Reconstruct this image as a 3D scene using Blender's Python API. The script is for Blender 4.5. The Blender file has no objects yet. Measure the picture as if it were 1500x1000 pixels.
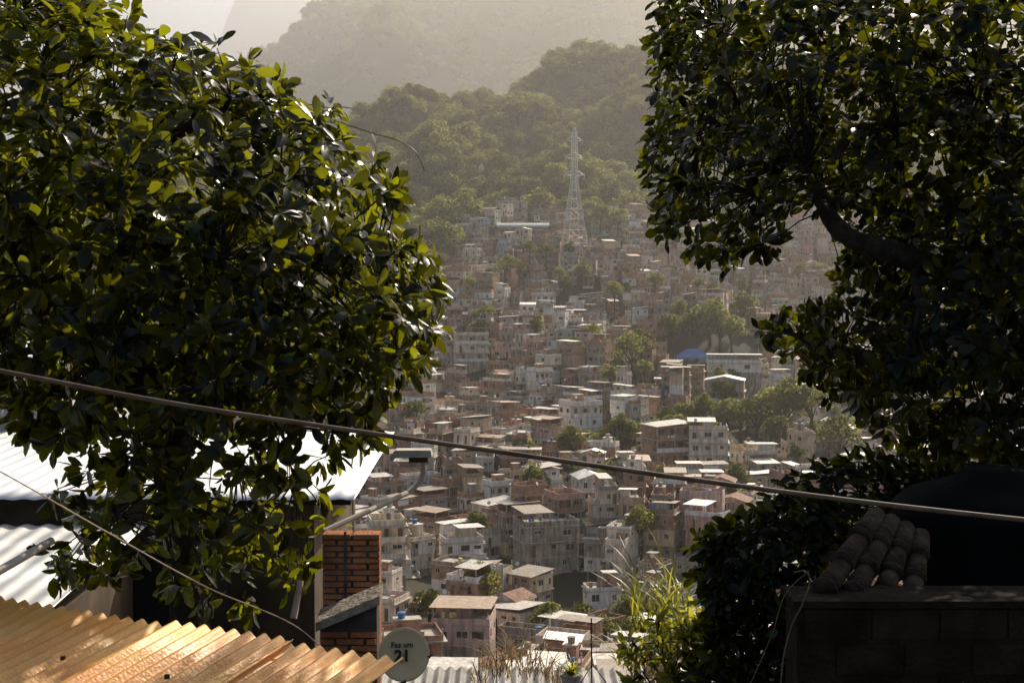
import bpy, math, random
import numpy as np
from mathutils import Vector, Matrix, noise

R = random.Random(7)
NR = np.random.default_rng(11)
scene = bpy.context.scene
ROOT = scene.collection

# ------------------------------------------------------------------ camera
PITCH = math.radians(2.5)
FOC = 2083.0
cam_d = bpy.data.cameras.new("camera")
cam_d.lens = 50; cam_d.sensor_width = 36
cam_d.clip_start = 0.1; cam_d.clip_end = 20000
cam = bpy.data.objects.new("camera", cam_d)
ROOT.objects.link(cam)
cam.rotation_euler = (math.radians(90) - PITCH, 0, 0)
scene.camera = cam

def sight(a, b, d):
    """site survey: a,b = theodolite bearing/elevation readings, d = distance north (m) -> world position"""
    u = (a - 750) / FOC; v = (500 - b) / FOC
    y = math.cos(PITCH) + math.sin(PITCH) * v
    z = -math.sin(PITCH) + math.cos(PITCH) * v
    k = d / y
    return Vector((u * k, d, z * k))

# ------------------------------------------------------------------ materials
def new_mat(name):
    m = bpy.data.materials.new(name); m.use_nodes = True
    nt = m.node_tree
    for n in list(nt.nodes): nt.nodes.remove(n)
    out = nt.nodes.new("ShaderNodeOutputMaterial")
    return m, nt, out

def N(nt, t, **kw):
    n = nt.nodes.new(t)
    for k, v in kw.items():
        if k in n.inputs: n.inputs[k].default_value = v
        else: setattr(n, k, v)
    return n

def ramp(nt, stops, interp='LINEAR'):
    r = nt.nodes.new("ShaderNodeValToRGB")
    cr = r.color_ramp; cr.interpolation = interp
    while len(cr.elements) > 1: cr.elements.remove(cr.elements[-1])
    cr.elements[0].position = stops[0][0]; cr.elements[0].color = (*stops[0][1], 1)
    for p, c in stops[1:]:
        e = cr.elements.new(p); e.color = (*c, 1)
    return r

def surf(name, c1, c2, scale=3.0, rough=0.8, bump=0.0, bscale=20, metallic=0.0, spec=0.3, stain=0.0, coords='Object', stops=None, rnd=False, detail=3):
    m, nt, out = new_mat(name)
    L = nt.links.new
    p = N(nt, "ShaderNodeBsdfPrincipled"); p.inputs["Roughness"].default_value = rough
    p.inputs["Metallic"].default_value = metallic
    p.inputs["Specular IOR Level"].default_value = spec
    L(p.outputs[0], out.inputs[0])
    tc = N(nt, "ShaderNodeTexCoord")
    nz = N(nt, "ShaderNodeTexNoise"); nz.inputs["Scale"].default_value = scale; nz.inputs["Detail"].default_value = detail
    L(tc.outputs[coords], nz.inputs["Vector"])
    if rnd:
        oi = N(nt, "ShaderNodeObjectInfo")
        r = ramp(nt, stops, 'CONSTANT'); L(oi.outputs["Random"], r.inputs[0])
        mx = N(nt, "ShaderNodeMix", data_type='RGBA', blend_type='MULTIPLY'); mx.inputs[0].default_value = 1
        r2 = ramp(nt, [(0.25, c1), (0.7, c2)]); L(nz.outputs[0], r2.inputs[0])
        L(r.outputs[0], mx.inputs[6]); L(r2.outputs[0], mx.inputs[7])
        col = mx.outputs[2]
    else:
        r2 = ramp(nt, [(0.3, c1), (0.7, c2)]); L(nz.outputs[0], r2.inputs[0])
        col = r2.outputs[0]
    if stain > 0:
        mp = N(nt, "ShaderNodeMapping"); mp.inputs["Scale"].default_value = (1.6, 1.6, 0.22)
        L(tc.outputs[coords], mp.inputs[0])
        n2 = N(nt, "ShaderNodeTexNoise"); n2.inputs["Scale"].default_value = 1.3; n2.inputs["Detail"].default_value = 3
        L(mp.outputs[0], n2.inputs["Vector"])
        r3 = ramp(nt, [(0.38, (1 - stain,) * 3), (0.6, (1, 1, 1))]); L(n2.outputs[0], r3.inputs[0])
        m2 = N(nt, "ShaderNodeMix", data_type='RGBA', blend_type='MULTIPLY'); m2.inputs[0].default_value = 1
        L(col, m2.inputs[6]); L(r3.outputs[0], m2.inputs[7]); col = m2.outputs[2]
    L(col, p.inputs["Base Color"])
    if bump > 0:
        n3 = N(nt, "ShaderNodeTexNoise"); n3.inputs["Scale"].default_value = bscale; n3.inputs["Detail"].default_value = 3
        L(tc.outputs[coords], n3.inputs["Vector"])
        b = N(nt, "ShaderNodeBump"); b.inputs["Strength"].default_value = bump; b.inputs["Distance"].default_value = 0.05
        L(n3.outputs[0], b.inputs["Height"]); L(b.outputs[0], p.inputs["Normal"])
    return m

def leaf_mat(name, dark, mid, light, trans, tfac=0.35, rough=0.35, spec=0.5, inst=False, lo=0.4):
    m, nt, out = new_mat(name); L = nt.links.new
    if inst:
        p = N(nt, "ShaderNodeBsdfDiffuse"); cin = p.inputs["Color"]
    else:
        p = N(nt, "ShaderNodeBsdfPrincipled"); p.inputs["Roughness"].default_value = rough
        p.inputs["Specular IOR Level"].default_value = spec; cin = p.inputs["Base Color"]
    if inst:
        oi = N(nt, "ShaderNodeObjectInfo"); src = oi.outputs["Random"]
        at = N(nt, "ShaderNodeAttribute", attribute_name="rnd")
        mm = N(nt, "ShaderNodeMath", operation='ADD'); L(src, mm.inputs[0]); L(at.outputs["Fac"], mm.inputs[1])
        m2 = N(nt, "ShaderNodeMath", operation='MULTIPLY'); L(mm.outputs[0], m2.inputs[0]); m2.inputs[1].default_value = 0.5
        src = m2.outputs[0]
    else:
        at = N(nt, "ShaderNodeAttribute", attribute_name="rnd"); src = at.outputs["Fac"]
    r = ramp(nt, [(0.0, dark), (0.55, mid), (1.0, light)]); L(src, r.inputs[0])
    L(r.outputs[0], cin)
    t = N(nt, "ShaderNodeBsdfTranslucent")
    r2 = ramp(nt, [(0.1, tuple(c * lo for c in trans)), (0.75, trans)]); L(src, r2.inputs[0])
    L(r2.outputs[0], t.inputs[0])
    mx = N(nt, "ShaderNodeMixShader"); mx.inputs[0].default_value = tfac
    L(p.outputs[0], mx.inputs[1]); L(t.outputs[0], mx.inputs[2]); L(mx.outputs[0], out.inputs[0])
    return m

def brick_mat(name, scale=1.0, c1=(0.46, 0.235, 0.125), c2=(0.35, 0.175, 0.10), mortar=(0.40, 0.32, 0.25)):
    m, nt, out = new_mat(name); L = nt.links.new
    p = N(nt, "ShaderNodeBsdfPrincipled"); p.inputs["Roughness"].default_value = 0.9
    tc = N(nt, "ShaderNodeTexCoord")
    sp = N(nt, "ShaderNodeSeparateXYZ"); L(tc.outputs["Object"], sp.inputs[0])
    ad = N(nt, "ShaderNodeMath", operation='ADD'); L(sp.outputs[0], ad.inputs[0]); L(sp.outputs[1], ad.inputs[1])
    cb = N(nt, "ShaderNodeCombineXYZ"); L(ad.outputs[0], cb.inputs[0]); L(sp.outputs[2], cb.inputs[1])
    bt = N(nt, "ShaderNodeTexBrick"); L(cb.outputs[0], bt.inputs["Vector"])
    bt.inputs["Color1"].default_value = (*c1, 1); bt.inputs["Color2"].default_value = (*c2, 1); bt.inputs["Mortar"].default_value = (*mortar, 1)
    bt.inputs["Scale"].default_value = scale; bt.inputs["Mortar Size"].default_value = 0.018
    bt.inputs["Brick Width"].default_value = 0.3; bt.inputs["Row Height"].default_value = 0.2
    nz = N(nt, "ShaderNodeTexNoise"); nz.inputs["Scale"].default_value = 0.8; nz.inputs["Detail"].default_value = 3
    L(tc.outputs["Object"], nz.inputs["Vector"])
    rr = ramp(nt, [(0.3, (0.5, 0.5, 0.5)), (0.7, (1.15, 1.12, 1.1))]); L(nz.outputs[0], rr.inputs[0])
    mx = N(nt, "ShaderNodeMix", data_type='RGBA', blend_type='MULTIPLY'); mx.inputs[0].default_value = 1
    L(bt.outputs[0], mx.inputs[6]); L(rr.outputs[0], mx.inputs[7]); L(mx.outputs[2], p.inputs["Base Color"])
    L(p.outputs[0], out.inputs[0])
    return m

M_brick = brick_mat("hollow_brick")
M_conc = surf("raw_render", (0.28, 0.23, 0.18), (0.54, 0.45, 0.35), 0.6, 0.9, stain=0.55)
M_paint = surf("painted_wall", (0.75, 0.75, 0.75), (1, 1, 1), 0.7, 0.85, stain=0.4, rnd=True, stops=[
    (0.0, (0.84, 0.71, 0.55)), (0.14, (0.72, 0.53, 0.35)), (0.24, (0.88, 0.80, 0.68)), (0.34, (0.66, 0.44, 0.30)),
    (0.42, (0.56, 0.47, 0.38)), (0.52, (0.80, 0.61, 0.37)), (0.58, (0.68, 0.38, 0.27)), (0.62, (0.85, 0.72, 0.55)),
    (0.76, (0.44, 0.52, 0.42)), (0.79, (0.82, 0.70, 0.56)), (0.90, (0.48, 0.56, 0.62)), (0.92, (0.72, 0.50, 0.42))])
M_white = surf("white_paint", (0.72, 0.67, 0.59), (0.86, 0.82, 0.75), 0.8, 0.8, stain=0.3)
M_slab = surf("concrete_slab", (0.28, 0.24, 0.19), (0.58, 0.51, 0.43), 0.7, 0.9)
M_glass = surf("dark_window", (0.012, 0.012, 0.014), (0.05, 0.05, 0.055), 1.0, 0.25, spec=0.5)
M_frame = surf("window_frame", (0.5, 0.5, 0.48), (0.7, 0.7, 0.68), 2, 0.5)
M_sheet = surf("roof_sheet", (0.65, 0.64, 0.62), (1, 1, 1), 0.9, 0.54, spec=0.7, stain=0.35, metallic=0.45, rnd=True, stops=[
    (0.0, (0.66, 0.61, 0.54)), (0.3, (0.80, 0.76, 0.68)), (0.5, (0.34, 0.28, 0.22)), (0.60, (0.88, 0.85, 0.79)), (0.85, (0.48, 0.35, 0.25))])
M_tank = surf("blue_tank", (0.03, 0.13, 0.34), (0.05, 0.18, 0.4), 1, 0.45)
M_door = surf("door_brown", (0.12, 0.07, 0.04), (0.2, 0.12, 0.07), 2, 0.6)
M_cloth = surf("laundry", (0.7, 0.7, 0.7), (1, 1, 1), 2, 0.9, rnd=True, stops=[(0, (0.7, 0.7, 0.7)), (0.4, (0.15, 0.25, 0.5)), (0.6, (0.6, 0.12, 0.08)), (0.8, (0.75, 0.6, 0.2))])
M_rust = surf("clay_tile", (0.22, 0.12, 0.08), (0.40, 0.22, 0.14), 1, 0.85, stain=0.4)
M_steel = surf("galvanised_steel", (0.5, 0.5, 0.48), (0.64, 0.64, 0.62), 1, 0.5, metallic=0.2)
M_bark = surf("bark", (0.02, 0.015, 0.01), (0.06, 0.045, 0.03), 14, 0.9, bump=0.6, bscale=30)
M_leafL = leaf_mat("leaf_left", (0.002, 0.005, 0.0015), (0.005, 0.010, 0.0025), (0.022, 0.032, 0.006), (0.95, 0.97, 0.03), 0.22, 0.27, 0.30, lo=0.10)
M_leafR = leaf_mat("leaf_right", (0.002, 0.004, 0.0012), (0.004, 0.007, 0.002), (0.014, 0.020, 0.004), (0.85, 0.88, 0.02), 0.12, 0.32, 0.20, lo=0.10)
M_leafY = leaf_mat("leaf_shrub", (0.03, 0.06, 0.01), (0.07, 0.11, 0.016), (0.16, 0.19, 0.03), (0.8, 0.76, 0.08), 0.45, 0.45)
M_canopy = leaf_mat("canopy_leaves", (0.018, 0.024, 0.007), (0.06, 0.07, 0.02), (0.20, 0.20, 0.06), (0.54, 0.54, 0.13), 0.38, inst=True, lo=0.3)
M_ground = surf("hill_ground", (0.02, 0.022, 0.01), (0.055, 0.045, 0.028), 0.02, 0.95)
M_mount = surf("mountain_rock_forest", (0.02, 0.024, 0.015), (0.07, 0.068, 0.048), 0.008, 0.95, detail=8)
HM = [M_brick, M_conc, M_paint, M_slab, M_glass, M_frame, M_sheet, M_tank, M_door, M_cloth, M_rust, M_white]
BRICK, CONC, PAINT, SLAB, GLASS, FRAME, SHEET, TANK, DOOR, CLOTH, TILE, WHITE = range(12)

# ------------------------------------------------------------------ mesh builder
class MB:
    def __init__(s): s.v = []; s.f = []; s.m = []
    def hexa(s, c, mat):
        i = len(s.v); s.v += [tuple(p) for p in c]
        s.f += [(i, i+3, i+2, i+1), (i+4, i+5, i+6, i+7), (i, i+1, i+5, i+4), (i+1, i+2, i+6, i+5), (i+2, i+3, i+7, i+6), (i+3, i, i+4, i+7)]
        s.m += [mat] * 6
    def box(s, x0, x1, y0, y1, z0, z1, mat=0):
        s.hexa([(x0, y0, z0), (x1, y0, z0), (x1, y1, z0), (x0, y1, z0), (x0, y0, z1), (x1, y0, z1), (x1, y1, z1), (x0, y1, z1)], mat)
    def slope(s, x0, x1, y0, y1, zf, zb, th, mat):
        s.hexa([(x0, y0, zf), (x1, y0, zf), (x1, y1, zb), (x0, y1, zb), (x0, y0, zf+th), (x1, y0, zf+th), (x1, y1, zb+th), (x0, y1, zb+th)], mat)
    def slopex(s, x0, x1, y0, y1, zl, zr, th, mat):
        s.hexa([(x0, y0, zl), (x1, y0, zr), (x1, y1, zr), (x0, y1, zl), (x0, y0, zl+th), (x1, y0, zr+th), (x1, y1, zr+th), (x0, y1, zl+th)], mat)
    def tube(s, pts, rad, n=6, mat=0, cap=True):
        pts = [Vector(p) for p in pts]; base = len(s.v)
        if not hasattr(rad, '__len__'): rad = [rad] * len(pts)
        prev = None
        for k, p in enumerate(pts):
            t = (pts[min(k+1, len(pts)-1)] - pts[max(k-1, 0)])
            if t.length < 1e-9: t = Vector((0, 0, 1))
            t.normalize()
            if prev is None:
                a = t.cross(Vector((0.13, 0.31, 1)) if abs(t.z) < 0.9 else Vector((1, 0.2, 0))).normalized()
            else:
                a = (prev - t * prev.dot(t)).normalized()
            prev = a; b = t.cross(a)
            for j in range(n):
                an = 2 * math.pi * j / n
                s.v.append(tuple(p + (a * math.cos(an) + b * math.sin(an)) * rad[k]))
        for k in range(len(pts)-1):
            for j in range(n):
                i0 = base + k*n + j; i1 = base + k*n + (j+1) % n
                s.f.append((i0, i1, i1+n, i0+n)); s.m.append(mat)
        if cap:
            s.f.append(tuple(base + j for j in range(n))[::-1]); s.m.append(mat)
            s.f.append(tuple(base + (len(pts)-1)*n + j for j in range(n))); s.m.append(mat)
    def mesh(s, name, mats, smooth=False):
        me = bpy.data.meshes.new(name); me.from_pydata(s.v, [], s.f)
        for m in mats: me.materials.append(m)
        me.polygons.foreach_set("material_index", s.m)
        if smooth: me.polygons.foreach_set("use_smooth", [True] * len(s.f))
        me.update(); return me
    def obj(s, name, mats, smooth=False, parent=None):
        o = bpy.data.objects.new(name, s.mesh(name, mats, smooth)); ROOT.objects.link(o)
        if parent: o.parent = parent
        return o

def empty(name):
    e = bpy.data.objects.new(name, None); e.empty_display_size = 0.2; ROOT.objects.link(e); return e

def np_mesh(name, V, F, mats, rnd=None, smooth=True):
    me = bpy.data.meshes.new(name)
    nv = len(V); nf = len(F); k = F.shape[1]
    me.vertices.add(nv); me.vertices.foreach_set("co", V.astype(np.float32).ravel())
    me.loops.add(nf * k); me.loops.foreach_set("vertex_index", F.astype(np.int32).ravel())
    me.polygons.add(nf); me.polygons.foreach_set("loop_start", np.arange(0, nf*k, k, dtype=np.int32))
    for m in mats: me.materials.append(m)
    if smooth: me.polygons.foreach_set("use_smooth", np.ones(nf, dtype=bool))
    if rnd is not None:
        a = me.attributes.new("rnd", 'FLOAT', 'POINT'); a.data.foreach_set("value", rnd.astype(np.float32))
    me.update(calc_edges=True); me.validate()
    return me

# ------------------------------------------------------------------ terrain
YS = [-80, 1.5, 3.5, 10, 50, 100, 150, 190, 240, 300, 365, 430, 480, 540, 600, 640]
ZS = [-1.7, -1.7, -5.0, -7.0, -20, -38, -52, -59, -55, -49, -42, -29, -17, -2, 14, 24]
CA = [-900, 200, 450, 500, 600, 680, 740, 780, 830, 900, 1000, 1200, 1500, 2400]
CB = [330, 260, 205, 190, 152, 138, 128, 98, 80, 76, 82, 70, 95, 260]
def sm(t): t = np.clip(t, 0, 1); return t*t*(3-2*t)
def H(x, y):
    x = np.asarray(x, float); y = np.asarray(y, float)
    base = np.interp(y, YS, ZS)
    px = 750 + FOC * x / np.maximum(y, 960) * np.where(y > 960, y/960, 1)
    crest = (409 - np.interp(px, CA, CB)) / FOC * 960 - 14
    t = (y - 630) / 330
    z = np.where(y < 630, base, 21.5 + (crest - 21.5) * (0.55*sm(t) + 0.45*np.clip(t, 0, 1)))
    gull = (np.sin(x*0.035 + y*0.012) * 10 + np.sin(x*0.08 - y*0.03 + 1.3) * 7 + np.sin(y*0.055 + x*0.02)*7) * sm((y-640)/120) * (1 - sm((y-880)/80)*0.6)
    z = z + gull
    und = (np.sin(x*0.03 + 1) * 3.0 + np.sin(x*0.085 + y*0.045) * 2.4 + np.sin(x*0.05 - y*0.07)*1.8) * sm((y-120)/120) * (1 - sm((y-600)/60))
    z = z + und
    back = sm((y - 970) / 400)
    z = z * (1 - back) + 20 * back
    return z
def Hf(x, y): return float(H(x, y))

ys = np.concatenate([np.linspace(-80, 0, 6), np.linspace(1, 20, 24), np.linspace(22, 150, 40), np.linspace(155, 1400, 240), np.linspace(1450, 9000, 30)])
us = np.linspace(-1, 1, 161)
Yg, Ug = np.meshgrid(ys, us, indexing='ij')
Xg = Ug * (np.maximum(Yg, 0) * 0.8 + 120)
Zg = H(Xg, Yg)
V = np.stack([Xg, Yg, Zg], -1).reshape(-1, 3)
nr, nc = Yg.shape
idx = np.arange(nr*nc).reshape(nr, nc)
F = np.stack([idx[:-1, :-1], idx[:-1, 1:], idx[1:, 1:], idx[1:, :-1]], -1).reshape(-1, 4)
g = bpy.data.objects.new("ground", np_mesh("ground", V, F, [M_ground])); ROOT.objects.link(g)

def mountain(name, d, A, B, half, foot, amp, nx, ny, gs, steep=1.0):
    px = np.linspace(A[0], A[-1], nx); t = np.linspace(0, 1, ny)
    T, P = np.meshgrid(t, px, indexing='ij')
    X = (P - 750) / FOC * d
    crest = (409 - np.interp(P, A, B)) / FOC * d
    Y = d - half + T * half * 2
    s = 1 - np.abs(T - 0.5) * 2
    prof = s ** steep
    Z = foot + (crest - foot) * prof
    g1 = np.abs(np.sin(X*gs + np.sin(Y*gs*0.7)*1.3)) + 0.5*np.abs(np.sin(X*gs*2.3 + Y*gs*0.9 + 2)) + 0.25*np.sin(X*gs*5.1 - Y*gs*3)
    Z = Z + (g1 - 0.8) * amp * np.clip(1 - np.abs(s - 0.5)*1.6, 0.0, 1)
    jag = np.array([noise.fractal(Vector((x/d*14, y/d*14, 3.3)), 1, 2, 6) for x, y in zip(X.ravel(), Y.ravel())]).reshape(X.shape)
    Z = Z + jag * amp * 0.6
    V = np.stack([X, Y, Z], -1).reshape(-1, 3)
    idx = np.arange(nx*ny).reshape(ny, nx)
    F = np.stack([idx[:-1, :-1], idx[:-1, 1:], idx[1:, 1:], idx[1:, :-1]], -1).reshape(-1, 4)
    o = bpy.data.objects.new(name, np_mesh(name, V, F, [M_mount])); ROOT.objects.link(o)
    return X, Y, Z
m2 = mountain("forested_mountain", 2100, [-900, 100, 300, 380, 440, 485, 520, 560, 650, 760, 900, 1200, 1600, 2400],
              [330, 230, 130, 100, 74, 42, 20, -8, -65, -100, -120, -140, -60, 120], 750, 0, 75, 260, 150, 0.010)
m3 = mountain("rocky_mountain", 3600, [-300, 150, 305, 322, 330, 340, 354, 380, 440, 600, 900, 1500, 2400],
              [300, 180, 100, 78, 48, 22, -8, -40, -90, -150, -170, -120, 100], 800, 0, 22, 200, 80, 0.005, 0.8)

# ------------------------------------------------------------------ canopy tree forms
def canopy_mesh(name, seed, R0=6.0, nl=15, per=105, q=0.62, trunk=3.6):
    rg = np.random.default_rng(seed)
    vs = []; rn = []
    lob = []
    for i in range(nl):
        a = rg.uniform(0, 2*math.pi); rr = R0*0.72*math.sqrt(rg.uniform(0, 1))
        top = trunk + 1.2 + (1-(rr/R0)**2)*4.2
        h = top - rg.uniform(0, 1)**1.5*3.2
        lob.append((rr*math.cos(a), rr*math.sin(a), h, rg.uniform(1.2, 2.4), rg.uniform(0, 1)))
    for (cx, cy, cz, r, br) in lob:
        d = rg.normal(size=(per, 3)); d /= np.linalg.norm(d, axis=1)[:, None]
        d[:, 2] = np.where(d[:, 2] < -0.5, -d[:, 2], d[:, 2])
        c = np.array([cx, cy, cz]) + d * r * np.array([1, 1, 0.85]) * rg.uniform(0.78, 1.1, size=(per, 1))
        n = d + rg.normal(size=(per, 3))*0.45; n /= np.linalg.norm(n, axis=1)[:, None]
        t = np.cross(n, rg.normal(size=(per, 3))); t /= np.linalg.norm(t, axis=1)[:, None]
        b = np.cross(n, t); s = q * rg.uniform(0.6, 1.3, size=(per, 1))*0.5
        quad = np.stack([c - t*s, c - b*s*0.8, c + t*s, c + b*s*0.8], 1)
        vs.append(quad.reshape(-1, 3)); rn.append(np.repeat(np.clip(br*0.5 + rg.uniform(0, .5, per), 0, 1), 4))
    V = np.concatenate(vs); F = np.arange(len(V)).reshape(-1, 4)
    rnd = np.concatenate(rn)
    mb = MB(); mb.tube([(0, 0, -3), (0.1, 0, 2), (0, 0.2, trunk+1.5)], [0.45, 0.33, 0.2], 7)
    for l in lob[:6]:
        mb.tube([(0, 0.1, trunk*0.7), (l[0]*0.5, l[1]*0.5, (trunk*0.7+l[2])*0.52), (l[0], l[1], l[2])], [0.2, 0.12, 0.05], 5, cap=False)
    f4 = [f for f in mb.f if len(f) == 4]
    nV = len(V); V = np.concatenate([V, np.array(mb.v)]); F = np.concatenate([F, np.array(f4) + nV])
    rnd = np.concatenate([rnd, np.zeros(len(mb.v))])
    me = np_mesh(name, V, F, [M_canopy, M_bark], rnd, smooth=False)
    mi = np.zeros(len(me.polygons), dtype=np.int32); mi[nV//4:] = 1
    me.polygons.foreach_set("material_index", mi)
    return me
forms = [canopy_mesh("canopy_tree_form", 100+i, R0=R.uniform(4.6, 6.4), nl=R.randint(16, 22)) for i in range(8)]
fcoll = bpy.data.collections.new("canopy_tree_forms")
for me in forms:
    fcoll.objects.link(bpy.data.objects.new("canopy_tree", me))

def scatter(name, P, sc, coll):
    me = bpy.data.meshes.new(name); me.vertices.add(len(P)); me.vertices.foreach_set("co", P.astype(np.float32).ravel())
    a = me.attributes.new("sc", 'FLOAT', 'POINT'); a.data.foreach_set("value", sc.astype(np.float32))
    a = me.attributes.new("rz", 'FLOAT', 'POINT'); a.data.foreach_set("value", NR.uniform(0, 6.28, len(P)).astype(np.float32))
    me.update()
    o = bpy.data.objects.new(name, me); ROOT.objects.link(o)
    ng = bpy.data.node_groups.new(name + "_scatter", 'GeometryNodeTree')
    ng.interface.new_socket("Geometry", in_out='INPUT', socket_type='NodeSocketGeometry')
    ng.interface.new_socket("Geometry", in_out='OUTPUT', socket_type='NodeSocketGeometry')
    gi = ng.nodes.new("NodeGroupInput"); go = ng.nodes.new("NodeGroupOutput")
    ip = ng.nodes.new("GeometryNodeInstanceOnPoints")
    ci = ng.nodes.new("GeometryNodeCollectionInfo"); ci.inputs["Collection"].default_value = coll
    ci.inputs["Separate Children"].default_value = True; ci.inputs["Reset Children"].default_value = True
    ip.inputs["Pick Instance"].default_value = True
    na = ng.nodes.new("GeometryNodeInputNamedAttribute"); na.data_type = 'FLOAT'; na.inputs["Name"].default_value = "sc"
    nb = ng.nodes.new("GeometryNodeInputNamedAttribute"); nb.data_type = 'FLOAT'; nb.inputs["Name"].default_value = "rz"
    cx = ng.nodes.new("ShaderNodeCombineXYZ")
    L = ng.links.new
    L(gi.outputs[0], ip.inputs["Points"]); L(ci.outputs[0], ip.inputs["Instance"])
    L(nb.outputs[0], cx.inputs[2]); L(cx.outputs[0], ip.inputs["Rotation"]); L(na.outputs[0], ip.inputs["Scale"])
    L(ip.outputs[0], go.inputs[0])
    md = o.modifiers.new("scatter", 'NODES'); md.node_group = ng
    return o

def town_limit(x, y):
    px = 750 + FOC*x/y
    lim = 632 if px > 690 else (600 if px > 655 else (550 if px > 635 else 480 + max(0, px-560)*0.8))
    return lim + 14*noise.noise(Vector((x*0.025, 3.1, 0.2)))*1.5
pts = []
yy = 560.0
while yy < 1010:
    step = 8.8
    xx = -0.5*yy
    while xx < 0.5*yy:
        x = xx + R.uniform(-3.5, 3.5); y = yy + R.uniform(-3.5, 3.5); xx += step
        px = 750 + FOC*x/y
        if y < town_limit(x, y) + 8: continue
        if 722 < px < 780 and y < 668: continue
        pts.append((x, y))
    yy += step
for y in np.arange(470, 560, 8):
    for x in np.arange(-0.45*y, -0.065*y, 8):
        if 750 + FOC*x/y < 615 - (560-y)*0.5: pts.append((x + R.uniform(-3, 3), y + R.uniform(-3, 3)))
R.shuffle(pts)
P = np.array(pts); Z = H(P[:, 0], P[:, 1]) - 1.5
scatter("hill_forest", np.column_stack([P, Z]), NR.uniform(0, 1, len(P))**1.6*1.15+0.72, fcoll)

X, Y, Z = m2
ny_, nx_ = X.shape
n = 8500
ti = NR.uniform(0.05, 0.54, n) * (ny_-1); pi_ = NR.uniform(0.2, 0.85, n) * (nx_-1)
i0 = ti.astype(int); j0 = pi_.astype(int); fi = ti - i0; fj = pi_ - j0
def bil(Aa): return Aa[i0, j0]*(1-fi)*(1-fj) + Aa[i0+1, j0]*fi*(1-fj) + Aa[i0, j0+1]*(1-fi)*fj + Aa[i0+1, j0+1]*fi*fj
P = np.column_stack([bil(X), bil(Y), bil(Z) - 3])
scatter("mountain_forest", P, NR.uniform(1.0, 2.4, n), fcoll)

# ------------------------------------------------------------------ houses
def side_box(mb, side, g, s0, s1, n0, n1, z0, z1, mat):
    x0, x1, y0, y1 = g
    if side == 'f': mb.box(s0, s1, y0 - n1, y0 - n0, z0, z1, mat)
    elif side == 'b': mb.box(s0, s1, y1 + n0, y1 + n1, z0, z1, mat)
    elif side == 'l': mb.box(x0 - n1, x0 - n0, s0, s1, z0, z1, mat)
    else: mb.box(x1 + n0, x1 + n1, s0, s1, z0, z1, mat)

def wall(mb, side, g, z0, z1, ops, mat, rg):
    x0, x1, y0, y1 = g; th = 0.18
    a, b = (x0, x1) if side in 'fb' else (y0 + th, y1 - th)
    cur = a
    for (s0, s1, q0, q1, kind) in sorted(ops):
        if s0 < cur + 0.15 or s1 > b - 0.15: continue
        side_box(mb, side, g, cur, s0, -th, 0, z0, z1, mat)
        if q0 > 0.02: side_box(mb, side, g, s0, s1, -th, 0, z0, z0 + q0, mat)
        side_box(mb, side, g, s0, s1, -th, 0, z0 + q1, z1, mat)
        if kind == 'door':
            side_box(mb, side, g, s0, s1, -0.12, -0.08, z0 + q0, z0 + q1, DOOR)
        else:
            side_box(mb, side, g, s0, s1, -0.15, -0.11, z0 + q0, z0 + q1, GLASS)
            r = rg.random()
            if r < 0.45:
                w = 0.06
                side_box(mb, side, g, s0, s1, -0.10, -0.04, z0+q0, z0+q0+w, FRAME)
                side_box(mb, side, g, s0, s1, -0.10, -0.04, z0+q1-w, z0+q1, FRAME)
                mdl = (s0+s1)/2
                for c in (s0, mdl - w/2, s1 - w):
                    side_box(mb, side, g, c, c+w, -0.10, -0.04, z0+q0+w, z0+q1-w, FRAME)
            elif r < 0.6:
                side_box(mb, side, g, s0, (s0+s1)/2, -0.10, -0.05, z0+q0, z0+q1, rg.choice([FRAME, DOOR, SLAB]))
            if rg.random() < 0.4: side_box(mb, side, g, s0-0.1, s1+0.1, 0.0, 0.12, z0+q0-0.08, z0+q0, SLAB)
            if rg.random() < 0.15: side_box(mb, side, g, s0-0.2, s1+0.2, 0.0, 0.5, z0+q1+0.05, z0+q1+0.12, SLAB)
        cur = s1
    side_box(mb, side, g, cur, b, -th, 0, z0, z1, mat)

def tank(mb, x, y, z, mat=TANK, s=0.9):
    mb.tube([(x, y, z), (x, y, z+0.75*s), (x, y, z+0.85*s), (x, y, z+0.95*s)], [0.5*s, 0.62*s, 0.64*s, 0.25*s], 12, mat)

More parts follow.
